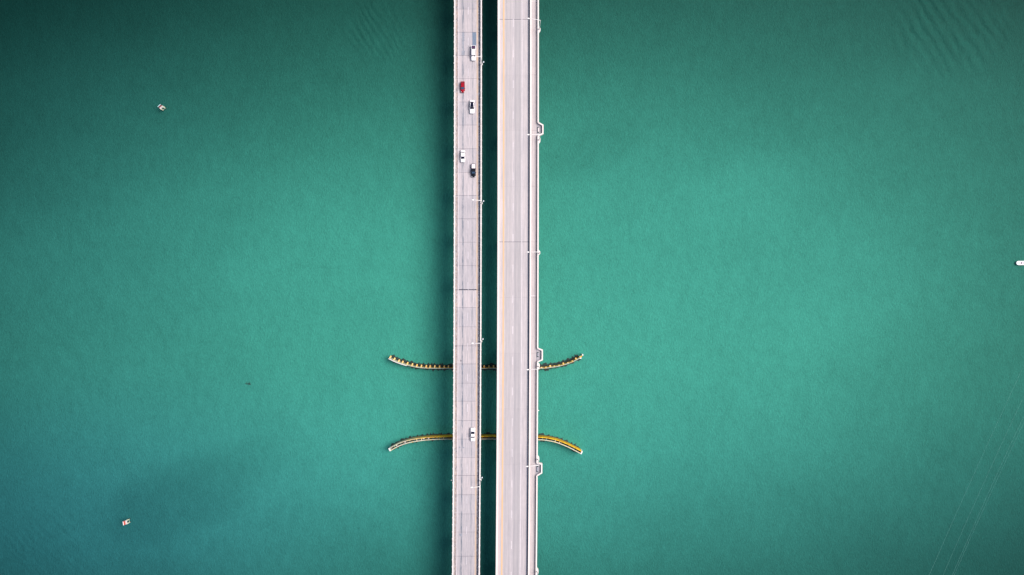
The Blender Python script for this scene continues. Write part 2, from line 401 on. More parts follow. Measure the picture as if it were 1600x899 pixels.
# east deck -------------------------------------------------------
ej = [30.4, 378.2, 726.0]
while ej[0] > YN: ej.insert(0, ej[0]-347.8)
while ej[-1] < YS: ej.append(ej[-1]+347.8)
for i in range(len(ej)-1):
    sub = [ej[i] + (ej[i+1]-ej[i])*q/4 for q in range(5)]
    for q in range(4):
        a, b = sub[q], sub[q+1]; g0 = .33 if q == 0 and abs(ej[i]-726) > 1 else .035; g1 = .3 if q == 3 and abs(ej[i+1]-726) > 1 else .035
        t = 1 + (random.Random(i*5+q).random()-.5)*.035 - max(0, a-450)/450*.05  # tint darkens southwards: frame-edge falloff painted in
        c = (t, t, t*(1.0 + max(0, a-300)/600*.02), 1)
        mb = MB(); strip(mb, 780.0, 828.2, a+g0, b-g1, ZD-.25, ZD); mb.build('road_slab', M['east'], EAST, uvf=deck_uv, color=c)
        mb = MB(); strip(mb, 830.0, 840.0, a+.1, b-.1, ZD-.05, ZD+.15); mb.build('path_slab', M['east'], EAST, uvf=deck_uv, color=(.96, .945, .93, 1))
    y0 = ej[i]
    if abs(y0-726) > 1:
        for s_ in (-1.5, 1.3):
            mb = MB(); strip(mb, 780.5, 827.8, y0+s_, y0+s_+.22, ZD-.2, ZD+.008); mb.build('joint_rail', M['steel'], EAST)
mb = MB(); strip(mb, 778.4, 841.0, ej[0], ej[-1], ZD-.7, ZD-.27); mb.build('deck_plate', M['girder'], EAST)
mb = MB(); strip(mb, 780.2, 828.0, ej[0], ej[-1], ZD-.27, ZD-.06); mb.build('joint_seal', M['seal'], EAST)
mb = MB(); strip(mb, 829.6, 840.2, ej[0], ej[-1], ZD-.27, ZD-.05); mb.build('path_base', M['girder'], EAST)
for u in (782, 796, 811, 826):
    mb = MB(); strip(mb, u, u+3, ej[0], ej[-1], ZD-2.6, ZD-.7); mb.build('girder', M['girder'], EAST)
mb = MB(); strip(mb, 777.6, 780.2, ej[0], ej[-1], ZD-.6, ZD+.85, cham=.08); mb.build('parapet', M['barrier_east'], EAST)
mb = MB(); strip(mb, 827.9, 830.2, ej[0], ej[-1], ZD-.2, ZD+1.0, cham=.06); mb.build('path_barrier', M['barrier_east'], EAST)
marking(786.0, 788.3, ej[0], ej[-1], M['yellow_e'], EAST)
marking(815.0, 816.2, ej[0], ej[-1], M['white_paint_e'], EAST)
for i in range(-20, 40):
    y0 = 29.8 + 48.0*i; marking(801.3, 802.6, y0, y0+12.2, M['white_paint_e'], EAST, 'lane_dash')
for y0 in (1.5, 461.6):
    mb = MB(); strip(mb, 830.4, 838.6, y0, y0+1.2, ZD+.15, ZD+.158); mb.build('cover_strip', M['steel'], EAST)
# overlooks
OV = [(192.6, 196.6, 209.6, 213.0), (544.4, 547.2, 562.0, 565.2), (723.0, 724.6, 738.2, 742.6)]
prev = ej[0]
for a, b, c, d in OV:
    mb = MB(); strip(mb, 839.7, 841.9, prev, a, ZD-.6, ZD+1.15, cham=.05); mb.build('parapet', M['barrier_east'], EAST); prev = d
    q = lambda u, y: (DX(u, y), DY(y))
    fl = MB(); pts = [q(839.6, a), q(847.2, b), q(847.2, c), q(839.6, d)]
    fl.rings([[(x, y, ZD-.6) for x, y in reversed(pts)], [(x, y, ZD+.146) for x, y in reversed(pts)]])
    o = fl.build('overlook_floor', M['east'], EAST, uvf=lambda co: (833 + (co.x % 3), deck_uv(co)[1]), color=(.80, .83, .88, 1))
    wl = MB(); wl.sweep([q(840.8, a-.1), q(848.1, b), q(848.1, c), q(840.8, d+.1)], -.27, .27, ZD-.6, ZD+1.15, cham=.05)
    wl.build('overlook_wall', M['barrier_east'], EAST)
mb = MB(); strip(mb, 839.7, 841.9, prev, ej[-1], ZD-.6, ZD+1.15, cham=.05); mb.build('parapet', M['barrier_east'], EAST)
mb = MB(); strip(mb, 838.95, 839.6, ej[0], ej[-1], ZD+.1, ZD+.153); mb.build('parapet_shade_strip', M['edge_shade'], EAST)  # dark strip drawn where the parapet shades the path
# lamp pilasters
PIL = [(43.2, 52.0), (213.4, 225.4), (390.8, 399.6), (566.2, 577.0), (711.0, 722.4), (886.6, 897.5), (-130, -121), (1062, 1071)]
for a, b in PIL:
    q = lambda u, y: (DX(u, y), DY(y))
    pts = [q(841.9, a), q(844.3, a+(b-a)*.28), q(844.3, a+(b-a)*.72), q(841.9, b)]
    fl = MB(); fl.rings([[(x, y, ZD-.6) for x, y in reversed(pts)], [(x, y, ZD+1.12) for x, y in reversed(pts)]])
    bevel(fl.build('lamp_pilaster', M['barrier_east'], EAST), .04)
# piers
def pier(par, u0, u1, py, ncol, zc):
    mb = MB(); strip(mb, u0, u1, py-4, py+4, zc-1.5, zc); cap = bevel(mb.build('pier_cap', M['girder'], par), .1)
    for i in range(ncol):
        u = u0 + (u1-u0)*(i+.5)/ncol; X, Y = DX(u, py), DY(py)
        mb = MB(); mb.tube([(X, Y, -6), (X, Y, zc-1.5)], .85, 16); mb.build('pier_column', M['girder'], cap, smooth=True)
for py in [-1020 + 73*i for i in range(21)] + [555, 712] + [785+73*i for i in range(16)]: pier(WEST, 713, 749, py, 2, ZD-2.0)
for py in (-1013, -839, -665, -491, -317, -143.5, 30.4, 204, 378.2, 553, 714, 900, 1074, 1248, 1422, 1596, 1770, 1944): pier(EAST, 781.5, 830, py, 3, ZD-2.6)

# ---------------------------------------------------------------- street lamps
M['lamp'] = simple('galvanised_lamp_metal', (.80, .76, .74), .45, .0, .5, var=.05)
M['lens'] = simple('lamp_lens', (.75, .80, .85), .2, 0, .6, var=.05)
def lamp_proto(name, label, loc, hh, arm, bracket, group, skew):
    t = thing(name, label, 'street lamp', loc, 0, group)
    mb = MB(); mb.rings([[(x*s, y*s, z) for x, y in ((-1,-1),(1,-1),(1,1),(-1,1))] for s, z in ((.28, 0), (.28, .3), (.18, .5))])
    mb.build('base', M['lamp'], t)
    mb = MB(); mb.tube([(0,0,.4), (0,0,hh*.5), (0,0,hh-.25), (-.12,0,hh)], [.15,.125,.10,.10], 10); mb.build('pole', M['lamp'], t, smooth=True)
    mb = MB(); mb.tube([(0,0,hh-.1), (-arm*.3,skew*.3,hh+.28), (-arm*.7,skew*.7,hh+.42), (-arm,skew,hh+.4)], [.105,.10,.09,.08], 8); mb.build('arm', M['lamp'], t, smooth=True)
    mb = MB(); rs = []
    for x, wd, ht in ((.0,.09,.07), (-.15,.22,.10), (-.5,.27,.12), (-.85,.22,.10), (-1.0,.08,.05)):
        rs.append([(-arm+.2+x, skew+wd*math.cos(2*math.pi*k/10), hh+.42+ht*math.sin(2*math.pi*k/10)) for k in range(10)])
    h = mb.build('lamp_head', M['lamp'], t, smooth=True)
    me = MB(); me.box(-arm-.55, -arm+.0, skew-.16, skew+.16, hh+.28, hh+.36); me.build('lens', M['lens'], h)
    mb.rings(rs); h.data = mb.mesh('lamp_head', M['lamp'], True)
    if bracket:
        mb = MB(); mb.tube([(0,.1,.25), (.45,.75,.3), (.62,.95,.3)], .06, 6); b = mb.build('bracket', M['lamp'], t, smooth=True)
        mb = MB(); mb.tube([(.62,.95,.1), (.62,.95,.6)], [.30,.22], 12); mb.build('floodlight', M['lens'], b, smooth=True)
    return t
WL = [(101.5, 'street lamp beside the white pickup at the top of the narrow left deck'),
      (318.3, 'street lamp on the left deck parapet below the black pickup'),
      (533.7, 'street lamp on the left deck just above the toothed channel fender'),
      (750.0, 'street lamp on the left deck below the smooth yellow fender')]
for i, (py, lb) in enumerate(WL):
    loc = (DX(753.2, py), DY(py), ZD+.2)
    if i == 0: wl0 = lamp_proto('street_lamp', lb, loc, 10.6, 2.75, True, 'street lamps along the left bridge', .1)
    else: copy_thing(wl0, lb, loc, R((0, -2, 1, 6)[i]))
EL = [(47.4, 'street lamp on the right deck at the very top by the expansion joint'),
      (219.5, 'street lamp on the right deck just below the uppermost parapet overlook'),
      (396.0, 'street lamp on the right deck just below the middle expansion joint'),
      (572.0, 'street lamp on the right deck between middle overlook and toothed fender end'),
      (716.8, 'street lamp on the right deck just above the lowest parapet overlook'),
      (891.5, 'street lamp base on the right deck cut off by the bottom edge')]
for i, (py, lb) in enumerate(EL):
    loc = (DX(842.7, py), DY(py), ZD+1.1)
    if i == 0: el0 = lamp_proto('street_lamp', lb, loc, 10.6, 4.35, False, 'street lamps along the right bridge', 0); el0.rotation_euler.z = R(-7)
    else: copy_thing(el0, lb, loc, R((0, 1, 1, 3, 5, 3)[i]))

# ---------------------------------------------------------------- benches in the overlooks
M['bench'] = simple('pale_bench_slab', (.66, .58, .55), .7)
M['bench_dark'] = simple('dark_green_bench_end', (.03, .07, .065), .6)
def bench(label, u, y0, y1, col_):
    L_ = (y1-y0)*S; yc = (y0+y1)/2
    t = thing('bench', label, 'bench', (DX(u, yc), DY(yc), ZD+.15), 0, 'benches in the overlooks')
    mb = MB(); mb.box(-.22, .22, -L_/2+.12, L_/2-.12, .38, .46); bevel(mb.build('seat', col_, t), .02)
    for s_ in (-1, 1):
        mb = MB(); mb.box(-.27, .27, s_*L_/2-.16, s_*L_/2+.16, 0, .5); bevel(mb.build('bench_end', M['bench_dark'], t), .04)
M['bench_grey'] = simple('grey_bench_slab', (.33, .33, .37), .7)
bench('pale bench with dark ends in the uppermost overlook', 841.4, 199.6, 207.2, M['bench'])
bench('grey bench in the middle overlook above the toothed fender', 841.5, 551.0, 557.2, M['bench_grey'])
bench('grey bench with dark ends in the lowest overlook', 842.0, 728.9, 736.8, M['bench_grey'])

# navigation lights hung on the edges of the spans
M['red'] = simple('red_glass', (.55, .04, .03), .4); M['nav_white'] = simple('white_fitting', (.8, .8, .76), .5)
def nav(label, u, py, side, mat):
    t = thing('navigation_light', label, 'navigation light', (DX(u, py), DY(py), ZD-.3), 0)
    mb = MB(); mb.tube([(-side*.9, 0, -.1), (0, 0, 0)], .05, 6); mb.build('bracket', M['lamp'], t)
    mb = MB(); mb.tube([(0,0,-.35), (0,0,-.2), (0,0,.15), (0,0,.25)], [.14,.22,.2,.08], 10); mb.build('lantern', mat, t, smooth=True)
nav('small white channel light on the west edge between the fenders', 708.7, 641, -1, M['nav_white'])
nav('small red light on the west edge above the smooth fender', 708.6, 670, -1, M['red'])
nav('white light on an arm off the west edge near the bottom', 707.2, 751, -1, M['nav_white'])
nav('small pale channel light on the east parapet between the fenders', 843.0, 641.8, 1, M['nav_white'])

# ---------------------------------------------------------------- vehicles
def paint(name, c, rough=.3):
    g = G(name); v, x, y, z = g.xyz('obj')
    n = g.noise(v, 2.5, 3)
    g.b.inputs['Coat Weight'].default_value = .5; g.b.inputs['Coat Roughness'].default_value = .1
    return g.out(g.scale((*c,), g.m('ADD', .95, g.m('MULTIPLY', n, .1))), rough, 0, .5)
M['v_white'] = paint('white_car_paint', (.82, .80, .80)); M['v_red'] = paint('red_car_paint', (.29, .002, .012), .5)
M['v_red'].node_tree.nodes['Principled BSDF'].inputs['Specular IOR Level'].default_value = .15
M['v_red'].node_tree.nodes['Principled BSDF'].inputs['Coat Weight'].default_value = .05
M['v_black'] = paint('black_car_paint', (.004, .006, .012), .5)
M['v_black'].node_tree.nodes['Principled BSDF'].inputs['Coat Weight'].default_value = .05; M['glass'] = paint('tinted_glass', (.004, .005, .018), .05)
M['glass'].node_tree.nodes['Principled BSDF'].inputs['Coat Weight'].default_value = 0
M['glass_sky_reflection'] = paint('sky_reflection_glass', (.045, .09, .16), .15)  # paler sky reflection painted into the windscreen colour
M['v_black'].node_tree.nodes['Principled BSDF'].inputs['Specular IOR Level'].default_value = .15
M['tyre'] = simple('tyre_rubber', (.025, .025, .027), .85); M['rim'] = simple('wheel_rim', (.5, .5, .52), .35, .8)
M['head'] = simple('headlight_lens', (.85, .85, .85), .15); M['tail'] = simple('taillight_lens', (.45, .02, .02), .3)
M['bed_dark'] = simple('dark_bed_liner', (.02, .012, .035), .8, var=.5, sc_=4); M['cover'] = simple('pale_bed_cover', (.70, .64, .67), .6)
M['trim'] = simple('black_plastic_trim', (.02, .02, .022), .6)
def vehicle(name, label, cat, u, y_front, y_rear, W, pm, ws, roof, rw, H=1.5, belt=.98, glass='glass', roofm=None, hourglass=False, bed=None, lights=True, hood=None):
    """front faces south; ws, roof, rw: distances from the nose of the windscreen, roof and rear window"""
    Lg = (y_front-y_rear)*S; yc = (y_front+y_rear)/2; h = Lg/2
    t = thing(name, label, cat, (DX(u, yc), DY(yc), ZD+.008), 0)
    w2 = W/2
    Yp = lambda d: -h + d
    # body shell
    hz = hood or belt - .08
    st = [(0, .72, .38, .62), (.10, .86, .28, .72), (.45, .97, .22, hz-.08), (ws[0]-.15, 1, .2, hz), (ws[0]+.35, 1, .2, belt), (Lg*.6, 1, .2, belt)]
    if bed: st += [(bed[0]-.05, 1, .2, belt+.05), (Lg-.25, .99, .25, belt+.05), (Lg-.03, .95, .35, belt+.02), (Lg, .92, .42, belt-.1)]
    else: st += [(rw[1]-.1 if rw[1] < Lg-.5 else Lg-.5, 1, .22, belt), (Lg-.35, .97, .25, belt-.02), (Lg-.08, .88, .32, belt-.1), (Lg, .76, .42, belt-.22)]
    mb = MB(); rs = []
    for d, k, zb, zt in st:
        a = w2*k
        rs.append([(-a*.92, Yp(d), zb), (a*.92, Yp(d), zb), (a, Yp(d), zb+.18), (a, Yp(d), zt-.2), (a*.95, Yp(d), zt-.06), (a*.80, Yp(d), zt), (0, Yp(d), zt+.03), (-a*.80, Yp(d), zt), (-a*.95, Yp(d), zt-.06), (-a, Yp(d), zt-.2), (-a, Yp(d), zb+.18)])
    mb.rings([list(reversed(r)) for r in rs]); body = mb.build('body', pm, t, smooth=True)
    body.modifiers.new('edge', 'EDGE_SPLIT').split_angle = R(50)
    # greenhouse
    wb, wt = w2*.92, w2*.80
    def pane(nm, quad, m, th=.02):
        q = [Vector(p) for p in quad]; n = (q[1]-q[0]).cross(q[2]-q[0]).normalized()*th
        b = MB(); b.hexa([tuple(p-n*.5) for p in q], [tuple(p+n*.5) for p in q]); return b.build(nm, m, t)
    zb = belt-.02
    fb, ft, rt, rb = Yp(ws[0]), Yp(roof[0]), Yp(roof[1]), Yp(rw[1])
    mb = MB(); mb.hexa([(-wb,fb,zb), (wb,fb,zb), (wb,rb,zb), (-wb,rb,zb)], [(-wt,ft,H-.05), (wt,ft,H-.05), (wt,rt,H-.05), (-wt,rt,H-.05)])
    bevel(mb.build('cabin', pm, t), .04)
    e = .03
    def lerp(a, b, k): return tuple(a[i] + (b[i]-a[i])*k for i in range(3))
    def panel(nm, A, B, C, Dd, m, i0=.07, i1=.93, off=.035):    # A,B bottom; C,D top
        P0, P1 = lerp(A, B, i0), lerp(A, B, i1); P3, P2 = lerp(Dd, C, i0), lerp(Dd, C, i1)
        q = [lerp(P0, P3, .08), lerp(P1, P2, .08), lerp(P1, P2, .95), lerp(P0, P3, .95)]
        n = (Vector(q[1])-Vector(q[0])).cross(Vector(q[3])-Vector(q[0])).normalized()*off
        return pane(nm, [tuple(Vector(p)+n*.5) for p in q], m)
    gm = M[glass]
    panel('windscreen', (-wb,fb,zb), (wb,fb,zb), (wt,ft,H), (-wt,ft,H), gm)
    panel('rear_window', (wb,rb,zb), (-wb,rb,zb), (-wt,rt,H), (wt,rt,H), gm if rw[1]-rw[0] > .3 else M['glass'])
    panel('side_window', (wb,fb,zb), (wb,rb,zb), (wt,rt,H), (wt,ft,H), M['glass'], .1, .92)
    panel('side_window', (-wb,rb,zb), (-wb,fb,zb), (-wt,ft,H), (-wt,rt,H), M['glass'], .08, .9)
    # roof skin
    mb = MB(); k = .66 if hourglass else .98
    mb.hexa([(-wt*.98,ft+.02,H-.05), (wt*.98,ft+.02,H-.05), (wt*.98,rt-.02,H-.05), (-wt*.98,rt-.02,H-.05)],
            [(-wt*.9,ft+.08,H), (wt*.9,ft+.08,H), (wt*.9,rt-.08,H), (-wt*.9,rt-.08,H)])
    bevel(mb.build('roof', pm, t), .02)
    if roofm:
        mb = MB(); mb.hexa([(-wt*.84,ft+.0,H-.01), (wt*.84,ft+.0,H-.01), (wt*.66,rt,H-.01), (-wt*.66,rt,H-.01)],
                           [(-wt*.84,ft+.03,H+.015), (wt*.84,ft+.03,H+.015), (wt*.62,rt-.03,H+.015), (-wt*.62,rt-.03,H+.015)])
        mb.build('glass_roof', roofm, t)
    if bed:
        zt = belt+.085
        mb = MB(); mb.box(-w2*.80, w2*.80, Yp(bed[0]+.08), Yp(Lg-.18), zt-.03, zt+.02)
        o = bevel(mb.build('bed_cover' if bed[1] != 'open' else 'bed_floor', M['cover'] if bed[1] == 'cover' else (M['bed_dark'] if bed[1] == 'open' else pm), t), .02)
        if bed[1] == 'open':
            for x0, x1 in ((-w2*.97, -w2*.82), (w2*.82, w2*.97)):
                mb = MB(); mb.box(x0, x1, Yp(bed[0]), Yp(Lg-.06), belt-.3, belt+.2); bevel(mb.build('bed_side', pm, t), .02)
            mb = MB(); mb.box(-w2*.78, w2*.78, Yp(bed[0]+.62), Yp(bed[0]+.86), zt+.021, zt+.09); mb.build('cargo_bar', M['cargo'], t)
    # wheels, lights, mirrors, bumpers
    for sx in (-1, 1):
        for d in (.17*Lg+.05, Lg-.19*Lg):
            mb = MB(); mb.tube([(sx*(w2-.22), Yp(d), .33), (sx*(w2+.005), Yp(d), .33)], .33, 16); wh = mb.build('wheel', M['tyre'], t)
            mb = MB(); mb.tube([(sx*(w2-.02), Yp(d), .33), (sx*(w2+.015), Yp(d), .33)], .2, 12); mb.build('rim', M['rim'], wh)
        mb = MB(); mb.hexa([(sx*w2*.50,Yp(.03),.55),(sx*w2*.84,Yp(.12),.55),(sx*w2*.9,Yp(.42),.58),(sx*w2*.6,Yp(.3),.58)],
                           [(sx*w2*.50,Yp(.06),.72),(sx*w2*.84,Yp(.15),.72),(sx*w2*.9,Yp(.42),hz-.06),(sx*w2*.6,Yp(.3),hz-.04)])
        mb.build('headlight', M['head'], t)
        mb = MB(); mb.box(sx*w2*.82-.12, sx*w2*.82+.06, Yp(Lg-.16), Yp(Lg-.02), belt-.38, belt-.16); mb.build('taillight', M['tail'], t)
        mb = MB(); mb.box(sx*(w2+.09)-.09, sx*(w2+.09)+.09, Yp(ws[0]+.28), Yp(ws[0]+.45), belt-.02, belt+.14); bevel(mb.build('mirror', pm, t), .03)
    mb = MB(); mb.box(-w2*.66, w2*.66, Yp(-.03), Yp(.12), .3, .48); bevel(mb.build('front_bumper', M['trim'] if pm != M['v_black'] else M['head'], t), .03)
    mb = MB(); mb.box(-w2*.72, w2*.72, Yp(Lg-.12), Yp(Lg+.03), .38, .56); bevel(mb.build('rear_bumper', M['trim'], t), .03)
    return t
M['cargo'] = simple('purple_grey_cargo', (.13, .05, .16), .8, var=.3)
vehicle('pickup_truck', 'long white pickup truck with small dark open bed at the top', 'pickup truck', 739.9, 95.8, 72.3, 1.86, M['v_white'],
        (1.40, 2.02), (2.02, 4.3), (4.3, 4.42), H=1.72, belt=1.05, bed=(4.46, 'open'))
vehicle('car', 'red car in the left lane of the left bridge', 'car', 723.2, 145.4, 128.2, 1.66, M['v_red'],
        (1.15, 1.95), (1.95, 3.7), (3.8, 4.1), H=1.58, glass='glass_sky_reflection')
vehicle('car', 'white car with long black glass roof, just ahead of the red car', 'car', 737.8, 178.3, 157.2, 1.92, M['v_white'],
        (1.72, 2.5), (2.5, 4.1), (4.1, 4.65), H=1.45, roofm=M['glass'], hourglass=True)
vehicle('car', 'white sedan in the left lane beside the black pickup', 'car', 723.5, 254.3, 235.3, 1.82, M['v_white'],
        (1.28, 2.2), (2.2, 3.7), (3.7, 4.12), H=1.42)
vehicle('pickup_truck', 'black pickup truck with pale bed cover', 'pickup truck', 740.2, 277.4, 256.6, 1.80, M['v_black'],
        (1.35, 2.05), (2.05, 3.15), (3.15, 3.3), H=1.7, belt=1.02, glass='glass_sky_reflection', bed=(3.34, 'cover'))
vehicle('pickup_truck', 'white pickup truck alone on the left deck above the smooth fender', 'pickup truck', 740.6, 689.4, 668.0, 1.86, M['v_white'],
        (1.45, 2.02), (2.02, 3.02), (3.02, 4.0), H=1.55, belt=1.0, bed=(4.0, 'body'))

# ---------------------------------------------------------------- channel fenders
def fender_mats(name, pale_x, far_pale):
    g = G(name); v, x, y, z = g.xyz('pos')
    n = g.noise(g.vec(g.m('MULTIPLY', x, .8), g.m('MULTIPLY', y, .8), z), 1, 5, .7)
    c = g.mix(g.sm(n, .38, .62), (.62, .27, .012), (.82, .52, .02))
    c = g.mix(g.sm(g.noise(v, .9, 5, .7), .55, .66, 0, .7), c, (.20, .12, .03))
    c = g.mix(g.sm(n, .63, .75, 0, .7), c, (.55, .52, .40))
    ag = g.sm(g.m('ADD', x, g.m('MULTIPLY', n, 14.0)), -44.0, -22.0, 1, 0)      # bleached towards the west end
    c = g.mix(g.m('MULTIPLY', ag, far_pale), c, (.38, .46, .44))
    al = g.sm(g.m('ADD', z, n), .2, 1.3, 1, 0)                                      # weed at the waterline
    c = g.mix(g.m('MULTIPLY', al, .75), c, (.07, .08, .02))
    return g.out(c, .75, 0, .3)
M['fend'] = fender_mats('yellow_fender_timber', 0, .75)
M['fend_top'] = simple('weathered_cap_timber', (.36, .40, .33), .8, var=.4, sc_=.9, dirt=(.50, .28, .04))
M['fend_rail'] = simple('pale_fender_rail', (.56, .52, .40), .7, var=.25, dirt=(.70, .58, .08))
M['fend_white'] = simple('bleached_fender_end', (.72, .70, .68), .7, var=.2)
M['tie_dark'] = simple('dark_tie_timber', (.05, .055, .035), .85, var=.4)
M['tie_teal'] = simple('weedy_tie_timber', (.12, .22, .18), .85, var=.4)
def resample(pts, step):
    pts = [Vector(p) for p in pts]; out = []
    n = len(pts)
    for i in range(n-1):
        p0, p1, p2, p3 = pts[max(i-1,0)], pts[i], pts[i+1], pts[min(i+2,n-1)]
        m = max(1, round((p2-p1).length/ .5))
        for k in range(m):
            t = k/m; out.append(.5*((2*p1) + (p2-p0)*t + (2*p0-5*p1+4*p2-p3)*t*t + (3*p1-p0-3*p2+p3)*t**3))
    out.append(pts[-1]); res = [out[0]]; acc = 0
    for a, b in zip(out, out[1:]):
        acc += (b-a).length
        if acc >= step: res.append(b); acc = 0
    return res
def pl(pix, z): return [Vector(P(x, y, z)) for x, y in pix]
# upper, toothed
ZT = 3.6
UP = thing('channel_fender', 'upper curved yellow fender with a row of short teeth under both bridges', 'fender')
up = resample(pl([(608.5,560.3),(617,564.3),(630,569.0),(645,572.8),(656,574.6),(670,575.5),(690,575.9),(708,576),(752,575.9),(777,575.8),(842,575.8),(858,574.6),(872,572.6),(884,569.4),(893,566.2),(901,562.4),(907,558.6)], ZT), 1.59)
for i in range(0, len(up)-1, 4):
    seg = up[i:i+5]
    if len(seg) < 2: continue
    mb = MB(); mb.sweep(seg, -.16, .10, -1.5, ZT-.25); mb.build('wall_panel', M['fend'], UP)
mb = MB(); mb.sweep(up, -.20, .16, ZT-.24, ZT+.02, cham=.03); mb.build('top_beam', M['fend_top'], UP)
mb = MB(); mb.sweep(up, .11, .26, 1.0, 1.3); mb.build('lower_beam', M['fend'], UP)
brace = MB(); brace.hexa([(-.26,1.15,2.9),(.26,1.15,2.9),(.26,.12,3.05),(-.26,.12,3.05)], [(-.26,1.2,3.3),(.26,1.2,3.3),(.26,.12,3.6),(-.26,.12,3.6)])
pile = MB(); pile.tube([(0,1.0,-3),(0,.66,3.4)], .19, 10)
bm_, pm_ = brace.mesh('tooth_block', M['fend']), pile.mesh('batter_pile', M['tie_dark'])
M['tooth'] = simple('sunbleached_tooth', (.80, .52, .17), .7, var=.3, sc_=.8, dirt=(.85, .36, .02)); 
bm_.materials.clear(); bm_.materials.append(M['tooth'])
for i, p in enumerate(up):
    d = (up[min(i+1,len(up)-1)] - up[max(i-1,0)]).normalized(); a = math.atan2(d.y, d.x)
    o = link('tooth_block', bm_, UP); o.location = (p.x, p.y, 0); o.rotation_euler.z = a - (.12 if p.x < -24 else 0)
    q = link('batter_pile', pm_, UP); q.location = (p.x, p.y, 0); q.rotation_euler.z = a
    if p.x > 11:
        k = .75 if i % 3 == 0 else .42; o.scale = (1.15, k, 1); q.scale = (1, .3, 1)
mb = MB(); e = up[0]; mb.sweep([e + Vector((-.3,.2)), up[1], up[2], up[3], up[4]], -.42, -.205, ZT-.5, ZT+.03); mb.build('end_guard', M['fend_white'], UP)
mb = MB(); e = up[-1]; mb.box(e.x-.5, e.x+.4, e.y-.6, e.y-.05, 0, ZT); bevel(mb.build('end_guard', M['fend_white'], UP), .08)
mb = MB(); mb.tube([(e.x+.9, e.y+1.0, -3), (e.x+.9, e.y+1.0, ZT+.3)], .3, 12); mb.build('end_pile', M['fend_white'], UP)
mb = MB(); mb.sweep([e, e+Vector((.7,.9))], -.3, .1, ZT-.5, ZT-.2); mb.build('end_beam', M['fend'], UP)
# lower, smooth
ZL = 4.2
LO = thing('channel_fender', 'lower curved yellow fender with smooth double rails under both bridges', 'fender')
lo = resample(pl([(609.0,701.2),(616,697.2),(624,693.2),(633,690.2),(642,687.9),(653,686.1),(666,684.6),(682,683.6),(708,683.2),(752,683.1),(777,683.1),(842,684.2),(852,684.8),(860,686.0),(870,688.4),(880,692.0),(890,696.3),(900,701.4),(909.3,706.4)], ZL), 1.59)
for i in range(0, len(lo)-1, 4):
    seg = lo[i:i+5]
    if len(seg) < 2: continue
    mb = MB(); mb.sweep(seg, .0, .26, -1.5, ZL-.03); mb.build('wall_panel', M['fend'], LO)
mb = MB(); mb.sweep(lo, -.02, .30, ZL-.02, ZL+.10, cham=.02); mb.build('top_beam', M['fend'], LO)
sth = [p for p in lo]
mb = MB(); mb.sweep(lo, -1.02, -.68, ZL-.35, ZL+.05, cham=.03); mb.build('back_rail', M['fend_rail'], LO)
mb = MB(); mb.sweep(lo, -.72, .0, .9, 1.15); mb.build('lower_ledge', M['tie_dark'], LO)
tm = []
for m in ('tie_dark', 'tie_teal', 'fend_rail'):
    t_ = MB(); t_.box(-.13, .13, -.69, -.01, ZL-.5, ZL-.12); tm.append(t_.mesh('cross_tie', M[m]))
pb = MB(); pb.tube([(0,-.85,-3),(0,-.85,ZL-.36)], .18, 10); pbm = pb.mesh('back_pile', M['tie_dark'])
bd = MB(); bd.box(-.32, .32, -.6, -.12, ZL-1.3, ZL-1.05); bdm = [bd.mesh('catwalk_board', M['tie_teal']), bd.mesh('catwalk_board', M['tie_dark']), bd.mesh('catwalk_board', M['fend_white'])]
rr = random.Random(5)
for i, p in enumerate(lo):
    d = (lo[min(i+1,len(lo)-1)] - lo[max(i-1,0)]).normalized(); a = math.atan2(d.y, d.x)
    o = link('cross_tie', tm[rr.choice((0,0,1,2))], LO); o.location = (p.x, p.y, 0); o.rotation_euler.z = a
    q = link('back_pile', pbm, LO); q.location = (p.x, p.y, 0); q.rotation_euler.z = a
    if 0 < i < len(lo)-1:
        wset = (0,0,2) if p.x < -27 else (1,1,0)
        q = link('catwalk_board', bdm[rr.choice(wset)], LO); m = p + d*.8; q.location = (m.x, m.y, 0); q.rotation_euler.z = a
for e, s_ in ((lo[0], -1), (lo[-1], 1)):
    mb = MB(); d = (lo[0]-lo[1]).normalized() if s_ < 0 else (lo[-1]-lo[-2]).normalized()
    a, b = e, e + d*.55
    mb.sweep([a, b], -1.02 if s_ > 0 else -.3, .30 if s_ > 0 else 1.02, .2, ZL+.12); bevel(mb.build('end_guard', M['fend_white'], LO), .06)

M['fender_shade'] = simple('dark_shade_skirt', (.008, .026, .022), .6, var=.5)  # dark skirt standing in for shade around the fenders' base
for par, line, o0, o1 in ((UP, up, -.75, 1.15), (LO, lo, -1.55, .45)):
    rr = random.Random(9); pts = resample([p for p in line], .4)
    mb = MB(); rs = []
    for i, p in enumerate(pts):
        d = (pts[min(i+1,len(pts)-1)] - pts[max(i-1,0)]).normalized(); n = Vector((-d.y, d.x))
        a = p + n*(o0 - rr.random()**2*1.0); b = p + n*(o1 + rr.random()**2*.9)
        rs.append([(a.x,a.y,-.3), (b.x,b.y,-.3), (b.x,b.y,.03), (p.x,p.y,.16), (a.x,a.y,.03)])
    mb.rings(rs); mb.build('shade_skirt', M['fender_shade'], par, kind='stuff')
